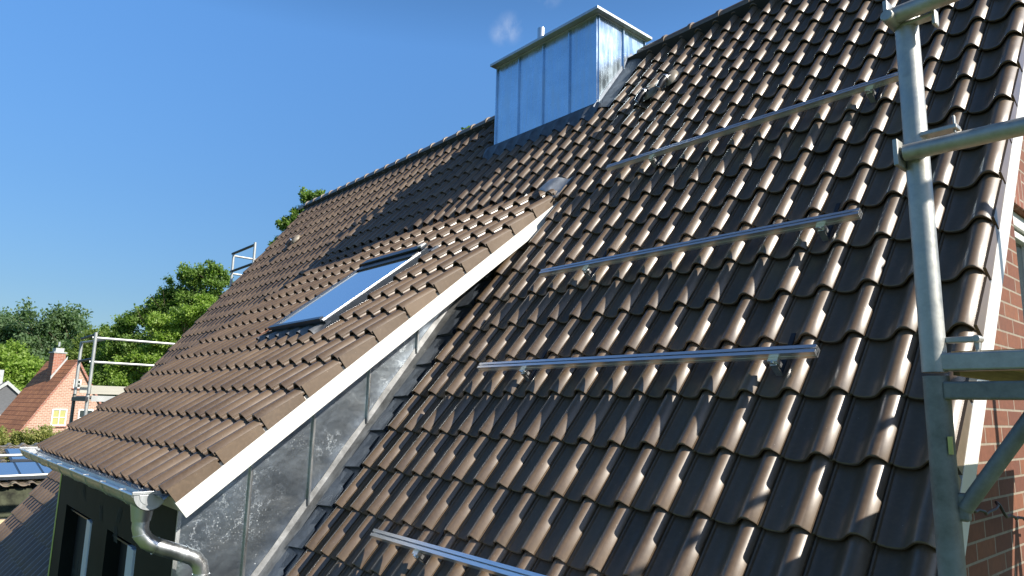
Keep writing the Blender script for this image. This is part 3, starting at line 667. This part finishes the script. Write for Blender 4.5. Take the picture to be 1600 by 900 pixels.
# ------------------------------------------------------------------ cable ducts
def duct(lab, spots):
    c0, r0 = spots[0]; t = thing('cable_duct', lab, 'roof duct', RW(-c0 * CW, r0 * RS, 0), 'cable ducts through the roof')
    for c, r in spots:
        x = -c * CW; v = r * RS
        b = MB(); n = 12; vs = []; rings = 6
        for j in range(rings + 1):
            th = j / rings * math.pi / 2; rr = math.cos(th) ** .8 if j < rings else 0.02
            for i in range(n): 
                a = 2 * math.pi * i / n; vs.append(RW(x + .075 * rr * math.cos(a), v + .12 * rr * math.sin(a) + .02 * math.sin(th), .012 + .070 * math.sin(th)))
        b.add(vs, [(j * n + i, j * n + (i + 1) % n, (j + 1) * n + (i + 1) % n, (j + 1) * n + i) for j in range(rings) for i in range(n)])
        b.add([RW(x - .11, v + .17, .012), RW(x + .10, v + .17, .03), RW(x + .105, v - .11, .025), RW(x - .11, v - .11, .0)], [(3, 2, 1, 0)]); b.build('hood', 'dust', t, smooth=True)
        b = MB(); b.tube([RW(x, v - .01, .06), RW(x - .01, v - .07, .085), RW(x - .03, v - .14, .085), RW(x - .05, v - .20, .065)], [.034, .036, .036, .033], 14); b.build('pipe_elbow', 'black', t, smooth=True)
        b = MB(); b.tube([RW(x - .008, v - .062, .083), RW(x - .014, v - .082, .086)], .042, 14); b.build('collar', 'alu', t, smooth=True); b = MB(); b.tube([RW(x - .05, v - .20, .065), RW(x - .052, v - .206, .063)], .026, 14); b.build('pipe_end', 'alu', t, smooth=True)
duct('pair of beige hooded cable ducts with black elbows right of the metal chimney', [(14.75, 13.55), (13.80, 13.95)])
duct('single small beige cable duct high on the far left of the roof', [(51.2, 12.75)])

# ------------------------------------------------------------------ near scaffold
sc = thing('scaffold', 'weathered galvanised scaffold bay standing close in front of the right gable', 'scaffold', (.40, -1.12, GROUND))
Y0, Y1, XA, XB = -1.12, 1.45, .40, 1.13
def tubepart(name, a, b, r, mat='galv', seg=20, parent=None):
    q = MB(); q.tube([a, b], r, seg); return q.build(name, mat, parent or sc, smooth=True)
up = tubepart('upper_standard', (.392, -1.135, .540), (.388, -1.125, 1.365), .0242)
tubepart('upper_standard', (XB, Y0, .540), (XB, Y0, 2.45), .0242)
tubepart('lower_standard', (.398, -1.13, GROUND), (.393, -1.135, .532), .0245, 'galv_dark')
tubepart('lower_standard', (XB, Y0, GROUND), (XB, Y0, .532), .0245, 'galv_dark')
for xx, top_ in ((XA, 2.4), (XB, 2.4)):
    tubepart('lower_standard', (xx + .25 if xx == XA else xx, Y1, GROUND), (xx + .25 if xx == XA else xx, Y1, .5), .0245, 'galv_dark'); 
tubepart('upper_standard', (XB, Y1, .5), (XB, Y1, 2.4), .0242)
q = MB()
q.tube([(.375, -1.165, 1.345), (XB + .03, -1.165, 1.350)], .0190, 18); q.build('guardrail', 'galv', sc, smooth=True)
q = MB(); q.tube([(.378, -1.168, 1.016), (XB + .03, -1.165, 1.005)], .0185, 18); q.build('guardrail', 'galv', sc, smooth=True)
for zz in (1.02, 1.50): tubepart('guardrail', (XB + .03, Y0, zz), (XB + .03, Y1, zz), .019)
# couplers and wedges
q = MB(); q.box((.362, -1.19, 1.322), (.372, -1.12, 1.378)); q.box((.385, -1.150, 1.322), (.452, -1.125, 1.331)); q.box((.446, -1.150, 1.300), (.454, -1.125, 1.338)); q.tube([(.372, -1.20, 1.335), (.372, -1.12, 1.335)], .014, 10); q.build('coupler', 'galv', sc, bevel=.003)
q = MB(); q.box((.362, -1.192, .985), (.372, -1.13, 1.045)); q.box((.405, -1.15, 1.052), (.475, -1.120, 1.062)); q.box((.466, -1.140, 1.045), (.470, -1.128, 1.085)); q.build('coupler', 'galv', sc, bevel=.003)
q = MB(); q.box((.415, -1.135, .600), (.475, -1.115, .612)); q.prism([(.462, -1.128, .612), (.476, -1.128, .612), (.474, -1.128, .585), (.468, -1.128, .578)], (0, .012, 0)); q.tube([(.472, -1.14, .606), (.472, -1.11, .606)], .008, 8); q.build('wedge_pin', 'galv', sc, bevel=.002)
# transoms
q = MB(); q.box((.405, -1.15, .542), (XB, -1.105, .579)); q.build('transom', 'galv', sc, bevel=.004)
q = MB(); q.box((.410, -1.155, .484), (XB, -1.105, .520)); q.build('transom', 'galv_dark', sc, bevel=.004)
q = MB(); q.box((.60, Y1 - .02, .47), (XB, Y1 + .02, .51)); q.build('transom', 'galv_dark', sc, bevel=.004)
tubepart('corner_brace', (.424, -1.13, .270), (.575, -1.13, .490), .0150, 'galv_dark', 16)
q = MB(); q.box((.410, -1.140, .245), (.434, -1.120, .300)); q.build('brace_plate', 'galv_dark', sc, bevel=.006)
q = MB(); q.box((.4115, -1.1562, .375), (.419, -1.150, .410)); q.build('paint_mark', 'tape_yellow', sc)
for i, (a, b) in enumerate(((.415, .745), (.755, 1.08))):
    q = MB(); q.box((a, Y0 + .02, .565), (b, Y1 - .03, .585)); q.box((a, Y0 + .02, .535), (a + .012, Y1 - .03, .565)); q.box((b - .012, Y0 + .02, .535), (b, Y1 - .03, .565)); q.build('deck_board', 'wood', sc)

# wire on the gable wall
q = MB(); ORG[0] = Vector((0, .35, .1)); pts = []
for i in range(26):
    t = i / 25; p = Vector((.0, .36, .112)).lerp(Vector((.02, 1.30, -.01)), t)
    if 6 < i < 12: a = (i - 6) / 6 * 2 * math.pi; p += Vector((0, .03 * math.sin(a), .025 * (1 - math.cos(a))))
    pts.append(p + Vector((.006 * math.sin(i * 1.9), 0, .006 * math.cos(i * 1.9))))
q.tube(pts, .006, 6); o = q.build('tie_wire', 'dark_steel', smooth=True); o['label'] = 'twisted dark tie wire with a loop across the lower part of the brick gable'; o['category'] = 'wire'

# ------------------------------------------------------------------ far scaffold at the left gable
fs_ = thing('scaffold', 'pale scaffold tower with guardrails and toe board past the left gable', 'scaffold', (-14.3, 0, GROUND))
XI, XO = -14.3, -15.6
for x, z0, z1 in ((XI, GROUND, 1.72), (XO, GROUND, 1.62)):
    q = MB(); q.tube([(x, .03, .56), (x, .03, z1)], .030, 10); q.build('standard', 'galv_far', fs_, smooth=True)
    q = MB(); q.tube([(x - .03, .03, z0), (x - .03, .03, .56)], .032, 10); q.build('standard', 'galv_dark' if x == XO else 'galv_far', fs_, smooth=True)
for z in (1.68, 1.22):
    q = MB(); q.tube([(XI, .03, z), (XO - .05, .03, z - .0)], .026, 8); q.build('end_rail', 'dark_steel', fs_)
    q = MB(); q.tube([(XI - .03, -.02, z - .06), (XI - .03, 3.2, z - .08)], .024, 8); q.build('guardrail', 'galv_far', fs_)
q = MB(); q.tube([(XO, .03, 1.60), (XI - .05, .20, 1.60)], .022, 8); q.build('guardrail', 'galv_far', fs_)
q = MB(); q.box((XI - .02, .06, .56), (XI + .02, 3.2, .70)); q.build('toe_board', 'toe', fs_)
q = MB(); q.box((XO, .10, .58), (XO + .03, 3.2, .74)); q.build('toe_board', 'toe', fs_)
q = MB(); q.box((XO, -.02, .42), (XI + .03, .03, .50)); q.build('transom', 'dark_steel', fs_)
q = MB(); q.box((XO + .05, .05, .46), (XI - .05, 3.2, .52)); q.build('deck_board', 'toe', fs_)
q = MB(); q.box((XI - .01, .08, .42), (XI + .03, 3.2, .53)); q.build('deck_edge', 'galv_far', fs_)
for z in (-.545, -.90):
    q = MB(); q.tube([(XI, -3.0, z - .01), (XI, .0, z + .01)], .026, 8); q.build('guardrail', 'galv_far', fs_)
q = MB(); q.box((XI - .03, -.34, -.935), (XI + .03, -.26, -.875)); q.build('coupler', 'dark_steel', fs_)
fs2 = thing('scaffold', 'small scaffold frame top above the far edge of the roof, against the sky', 'scaffold', (-14.3, 2.9, GROUND))
for x in (XI, XO):
    q = MB(); q.tube([(x, 2.90, GROUND), (x, 2.90, 4.00 if x == XI else 3.93)], .030, 10); q.build('standard', 'galv_far', fs2, smooth=True)
for z in (3.95, 3.52):
    q = MB(); q.tube([(XI, 2.90, z), (XO - .08, 2.90, z)], .030, 8); q.build('end_rail', 'dark_steel', fs2)
    q = MB(); q.tube([(XO, 2.90, z - .06), (XO, 5.4, z - .08)], .024, 8); q.build('guardrail', 'galv_far', fs2)

# ------------------------------------------------------------------ neighbours
def gable_house(name, lab, xg, xend, ya, za, slope, yl, yr, mats, over=.12):
    t = thing(name, lab, 'house', (xg, ya, GROUND)); k = math.tan(slope)
    zl, zr = za - (ya - yl) * k, za - (yr - ya) * k
    b = MB(); z = za - .15
    b.prism([(xg, yl, GROUND), (xg, yr, GROUND), (xg, yr, zr - .1), (xg, ya, z), (xg, yl, zl - .1)], (xend - xg, 0, 0)); b.build('wall', mats[0], t)
    b = MB()
    for sgn, y0, z0 in ((-1, yl, zl), (1, yr, zr)):
        yo = y0 + sgn * .3; zo = z0 - .3 * k
        b.prism([(xg + over, ya, za), (xg + over, yo, zo), (xg + over, yo, zo - .12), (xg + over, ya, za - .20)], (xend - xg - 2 * over, 0, 0))
    rf = b.build('roof', mats[1], t)
    return t, rf, k
nh, nrf, k = gable_house('brick_house', 'neighbouring pale brick house with orange tiled roof and yellow curtained window', -51.6, -56.4, 6.05, 3.02, math.radians(58.5), 2.2, 9.6, ('brick_far', 'roof_orange'))
b = MB(); b.prism([(-51.44, 6.05, 3.04), (-51.44, 2.40, 3.04 - 3.65 * k), (-51.44, 2.40, 2.80 - 3.65 * k), (-51.44, 6.05, 2.80)], (-.05, 0, 0)); b.prism([(-51.44, 6.05, 3.04), (-51.44, 9.7, 3.04 - 3.65 * k), (-51.44, 9.7, 2.80 - 3.65 * k), (-51.44, 6.05, 2.80)], (-.05, 0, 0)); b.build('verge_tiles', 'brick_chim', nh)
b = MB(); b.box((-54.0, 5.25, 1.2), (-53.3, 5.95, 3.45)); ch = b.build('chimney', 'brick_chim', nh)
b = MB(); b.box((-54.05, 5.2, 3.45), (-53.25, 6.0, 3.52)); b.box((-53.9, 5.35, 3.52), (-53.4, 5.85, 3.78)); b.tube([(-53.65, 5.6, 3.9), (-53.65, 5.6, 4.2)], .07, 8); b.build('cap', 'galv_far', ch)
b = MB(); b.prism([(-53.29, 5.2, 1.70), (-53.29, 6.05, 3.08), (-53.29, 6.05, 3.27), (-53.29, 5.2, 1.92)], (.06, 0, 0)); b.build('flashing', 'galv_far', ch)
for y0, y1, z0, z1, cur in ((4.93, 5.80, -1.20, -.13, 'curtain'), (6.45, 7.35, -1.20, -.13, 'glass'), (5.95, 6.40, 1.18, 1.75, 'glass')):
    b = MB(); w = .09 if cur != 'glass' or y1 - y0 > .6 else .07
    for a in ((y0, y1, z0, z0 + w), (y0, y1, z1 - w, z1), (y0, y0 + w, z0 + w, z1 - w), (y1 - w, y1, z0 + w, z1 - w), ((y0 + y1) / 2 - .03, (y0 + y1) / 2 + .03, z0 + w, z1 - w)):
        b.box((-51.62, a[0], a[2]), (-51.55, a[1], a[3]))
    b.box((-51.615, y0 + w, (z0 + z1) / 2 - .022), (-51.56, y1 - w, (z0 + z1) / 2 + .022)); wn = b.build('window', 'white', nh)
    b = MB(); b.box((-51.61, y0 + w, z0 + w), (-51.585, y1 - w, z1 - w)); b.build('pane', cur, wn)
    b = MB(); b.box((-51.60, y0 - .06, z0 - .07), (-51.50, y1 + .06, z0 - .002)); b.build('sill', 'brick_chim', nh)
nh.rotation_euler = (0, 0, math.radians(12))
# grey house behind
gt_, grf, k = gable_house('grey_house', 'small dark grey clad house with pale verge boards at the far left edge', -72.5, -84, 4.6, 1.85, math.radians(42), 1.2, 8.0, ('slate_grey', 'slate_grey'))
b = MB()
for sg in (-1, 1): b.prism([(-72.3, 4.6, 1.92), (-72.3, 4.6 + sg * 3.7, 1.92 - 3.7 * k), (-72.3, 4.6 + sg * 3.7, 1.60 - 3.7 * k), (-72.3, 4.6, 1.60)], (-.1, 0, 0))
b.build('verge_board', 'galv_far', gt_)
b = MB(); b.box((-76.0, 3.6, 1.2), (-75.2, 4.5, 2.9)); b.build('chimney', 'galv_far', grf)
b = MB(); b.prism([(-70.0, 3.2, -.5), (-70, 5.1, -1.25), (-70, 5.1, -1.45), (-70, 3.2, -.7)], (-2.6, 0, 0)); b.build('porch_roof', 'galv_far', gt_)

# old annex roof at lower left
an = thing('annex', 'old annex with mossy brown roof and blue glazed roof panels at lower left', 'building', (-21.5, -1.5, GROUND))
A0 = Vector((-19.0, -8.0, -1.50)); A1 = Vector((-19.0, 1.6, -1.50)); UPV = Vector((-4.9, 0, .66))
b = MB(); 
def AT(x, v, n): return Vector((-19.0 - v * .991, x - 0.0, -1.50 + v * .133 + n))
for r in range(0, 14):
    for c in range(0, 30): tile(b, lambda x, v, n: Vector((-19.0 - v * .991 - n * .13, -x, -1.50 + v * .133 + n)), 8.0 - c * .33, .33, r * .36, .42, 1, 0, 1.1, 0, .36)
arf = b.build('roof', 'tile_old', an, smooth=True)
b = MB(); b.box((-24.2, -8, GROUND), (-19.15, 1.9, -1.62)); b.build('wall', 'moss_wall', an)
def gl(y0, y1, v0, v1):
    bb = MB(); T = lambda x, v, n: Vector((-19.0 - v * .991 - n * .13, x, -1.50 + v * .133 + n)); bb.box((y0, v0, .05), (y1, v1, .10), T); fr = bb.build('roof_glazing', 'frame_grey', an)
    w = (y1 - y0 - .05) / 3
    for i in range(3):
        bb = MB(); bb.box((y0 + .05 + i * w, v0 + .05, .101), (y0 + (i + 1) * w, v1 - .05, .112), T); bb.build('pane', 'roof_glass_far', fr)
mt, t_, p_ = new_mat('far_glazing'); p_.inputs['Base Color'].default_value = (0.42, 0.47, 0.52, 1); p_.inputs['Metallic'].default_value = 0.9; p_.inputs['Roughness'].default_value = 0.08; M['roof_glass_far'] = mt
gl(-.70, .75, .25, 1.9); gl(-.25, 1.25, 2.2, 3.7)
b = MB(); ORG[0] = Vector((-17.4, -1.2, -2.2)); b.box((-17.6, -3.0, -2.27), (-17.3, -.05, -2.05)); o = b.build('timber_beam', 'wood_pale', bevel=.01); o['label'] = 'pale fresh timber beam at the lower left edge below the mossy roof'; o['category'] = 'beam'

# ------------------------------------------------------------------ trees
import numpy as np
def foliage(name, lobes, leaf, count, mat, parent, seed, flat=.8):
    rng = np.random.default_rng(seed)
    sub = []
    for c, r in lobes:
        for _ in range(9):
            d = rng.normal(size=3); d /= np.linalg.norm(d); q = rng.uniform(.45, .95); sub.append(((c[0] + d[0] * r * q, c[1] + d[1] * r * q, c[2] + d[2] * r * q * .9), r * rng.uniform(.22, .42)))
        sub.append((c, r * .5))
    lobes = sub; vol = np.array([r ** 2 for _, r in lobes]); pr_ = vol / vol.sum()
    # each lobe is filled with twig clumps; leaves gather around the clumps so that gaps stay open
    cl = []; 
    for (c, r), pp in zip(lobes, pr_):
        m_ = max(5, int(pp * count / 30)); d = rng.normal(size=(m_, 3)); d /= np.linalg.norm(d, axis=1)[:, None]
        rad = r * rng.uniform(.30, 1.15, (m_, 1)) ; cl.append(np.concatenate([np.array(c) + d * rad * [1, 1, flat], np.full((m_, 1), r), rng.random((m_, 1))], 1))
    cl = np.concatenate(cl); idx = rng.integers(0, len(cl), count)
    cen = cl[idx, :3] + rng.normal(size=(count, 3)) * (cl[idx, 3:4] * .16 + leaf * .7)
    a = rng.normal(size=(count, 3)); a /= np.linalg.norm(a, axis=1)[:, None]
    nrm = rng.normal(size=(count, 3)) + [0, 0, .9]; bvec = np.cross(a, nrm); bvec /= np.linalg.norm(bvec, axis=1)[:, None]
    s = leaf * rng.uniform(.6, 1.3, (count, 1))
    v = np.stack([cen - a * s, cen - bvec * s * .55, cen + a * s, cen + bvec * s * .55], 1).reshape(-1, 3) - np.array(ORG[0])
    me = bpy.data.meshes.new(name); me.vertices.add(len(v)); me.vertices.foreach_set('co', v.ravel())
    me.loops.add(len(v)); me.loops.foreach_set('vertex_index', np.arange(len(v))); me.polygons.add(count)
    me.polygons.foreach_set('loop_start', np.arange(count) * 4); me.polygons.foreach_set('loop_total', np.full(count, 4))
    me.materials.append(M[mat]); at = me.attributes.new('tile', 'FLOAT', 'POINT')
    f = np.clip(cl[idx, 4] * .6 + rng.random(count) * .4, 0, 1); at.data.foreach_set('value', np.repeat(f, 4)); me.update(); me.validate()
    o = bpy.data.objects.new(name, me); C.objects.link(o)
    if parent: o.parent = parent
    else: o.location = ORG[0]
    return o
def VD(px, py, dep):    # direction of sight at the photo's pixel, laid out once at real depth
    return CAM + (FWD + RIGHT * ((px - 800) / 1088.06) + DOWN * ((py - 450) / 1088.06)) * dep
def tree(name, lab, base_xy, lobes, leaf, count, mat, seed, group=None, tr=.3):
    bx, by = base_xy; t = thing(name, lab, 'tree', (bx, by, GROUND), group)
    rng = random.Random(seed); zc = sum(c[2] for c, r in lobes) / len(lobes); lowest = min(c[2] - r * .3 for c, r in lobes)
    b = MB(); fork = Vector((bx + rng.uniform(-.3, .3), by + rng.uniform(-.3, .3), GROUND + (lowest - GROUND) * .8 + .5))
    b.tube([(bx, by, GROUND), Vector((bx, by, GROUND)).lerp(fork, .5) + Vector((rng.uniform(-.15, .15), 0, 0)), fork], [tr, tr * .75, tr * .6], 10)
    for c, r in lobes:
        c = Vector(c); mid = fork.lerp(c, .5) + Vector((rng.uniform(-.1, .1) * r, rng.uniform(-.1, .1) * r, .15 * r))
        b.tube([fork, mid, c, c + Vector((rng.uniform(-.3, .3) * r, rng.uniform(-.3, .3) * r, r * .6))], [tr * .45, tr * .28, tr * .14, tr * .04], 6)
        for _ in range(5):
            e = c + Vector((rng.uniform(-1, 1), rng.uniform(-1, 1), rng.uniform(-.5, .8))) * r * .8; b.tube([c.lerp(mid, rng.uniform(0, .6)), e], [tr * .1, tr * .03], 5)
    b.build('trunk', 'bark', t, smooth=True)
    foliage('crown', lobes, leaf, count, mat, t, seed); return t
def lob(px, py, dep, r, dd=0): p = VD(px, py, dep + dd); return ((p.x, p.y, p.z), r)
def low(px, dep): p = VD(px, 600, dep); return (p.x, p.y)
G1 = 'trees beyond the neighbouring houses'
tree('broadleaf_tree', 'dark green tree at the left edge of the photo behind the houses', low(5, 84), [lob(-15, 544, 84, 5, 2), lob(15, 529, 84, 4.2), lob(40, 539, 84, 3.6, -1), lob(0, 584, 84, 5), lob(40, 584, 84, 4.5)], .20, 36000, 'leaf_dark', 11, G1, .5)
tree('broadleaf_tree', 'tall green tree second from the left rising above the orange roofed house', low(80, 82), [lob(60, 522, 82, 3.4), lob(85, 530, 82, 4.0, 1), lob(110, 540, 82, 3.2), lob(130, 552, 82, 3.0), lob(75, 567, 82, 5), lob(115, 582, 82, 4.4)], .195, 40000, 'leaf_dark', 12, G1, .5)
tree('broadleaf_tree', 'olive green tree right behind the scaffold tower left of the tallest tree', low(155, 70), [lob(145, 548, 70, 2.8), lob(165, 536, 70, 2.4), lob(150, 588, 70, 3.6), lob(175, 568, 70, 3.0), lob(150, 628, 70, 3.6)], .165, 28000, 'leaf_yellow', 13, G1, .4)
tree('broadleaf_tree', 'bright yellow-green bushy tree directly left of the orange roof', low(10, 64), [lob(-8, 572, 64, 2.3), lob(15, 566, 64, 2.0), lob(35, 585, 64, 2.0), lob(55, 600, 64, 1.8), lob(5, 605, 64, 2.6), lob(40, 615, 64, 2.2), lob(65, 590, 66, 1.6)], .14, 32000, 'leaf_bright', 14, G1, .3)
tree('broadleaf_tree', 'tallest leafy tree rising behind the roof left of the far scaffold frame', low(290, 62), [lob(305, 434, 62, 1.48), lob(325, 427, 62, 1.34), lob(345, 441, 62, 1.06), lob(285, 457, 62, 1.76, 1), lob(255, 475, 62, 1.76), lob(225, 491, 62, 1.69), lob(200, 509, 62, 1.69), lob(182, 531, 62, 1.55), lob(320, 469, 62, 2.11), lob(350, 479, 62, 1.41), lob(280, 509, 62, 2.68), lob(235, 539, 62, 2.82, 1), lob(200, 579, 62, 2.82, 1), lob(250, 599, 62, 2.96), lob(300, 549, 62, 2.82), lob(190, 634, 62, 3.10, 1)], .125, 85000, 'leaf_oak', 15, G1, .45)
tree('broadleaf_tree', 'bright green lower tree in front of the tallest one beside the scaffold guardrails', low(240, 56), [lob(300, 495, 56, 1.32), lob(320, 480, 56, 1.08), lob(270, 520, 56, 1.55), lob(245, 505, 56, 1.08), lob(225, 560, 56, 1.71), lob(260, 575, 56, 1.71), lob(205, 595, 56, 1.47), lob(240, 615, 56, 1.71), lob(190, 570, 56, 0.93), lob(175, 640, 56, 1.24)], .115, 38000, 'leaf_bright', 16, G1, .3)
tree('broadleaf_tree', 'treetop peeping over the far end of the roof ridge against the sky', low(470, 30), [lob(482, 310, 30, .42), lob(500, 304, 30, .34), lob(465, 340, 30, .45), lob(445, 352, 30, .36), lob(455, 375, 30, .5), lob(432, 382, 30, .24), lob(495, 345, 30, .6), lob(470, 400, 30, .7)], .065, 14000, 'leaf_oak', 17, G1, .18)
tree('broadleaf_tree', 'tiny tip of a tree showing above the ridge just left of the metal chimney', low(745, 26), [lob(733, 208, 26, .20), lob(742, 222, 26, .35), lob(760, 250, 26, .6)], .07, 1600, 'leaf_oak', 18, G1, .12)
# shrub below the neighbour's gable
sp = VD(50, 710, 22); t = thing('shrub', 'yellow-green shrub below the gable of the neighbouring brick house', 'shrub', (sp.x, sp.y, GROUND))
L = [lob(-10, 705, 24, 0.94), lob(18, 700, 24, 0.74), lob(40, 690, 24, 0.43), lob(62, 680, 24, 0.47), lob(78, 690, 24, 0.47), lob(10, 725, 24, 0.94), lob(50, 708, 24, 0.68), lob(95, 696, 24, 0.30), lob(-5, 690, 24, 0.68)]
b = MB(); b.tube([(sp.x, sp.y, GROUND), (sp.x, sp.y, -1.6)], [.06, .02], 6)
for c, r in L: b.tube([(sp.x, sp.y, -3.2), c], [.03, .008], 5)
b.build('stem', 'bark', t); foliage('leaves', L, .05, 16000, 'leaf_shrub', t, 19)
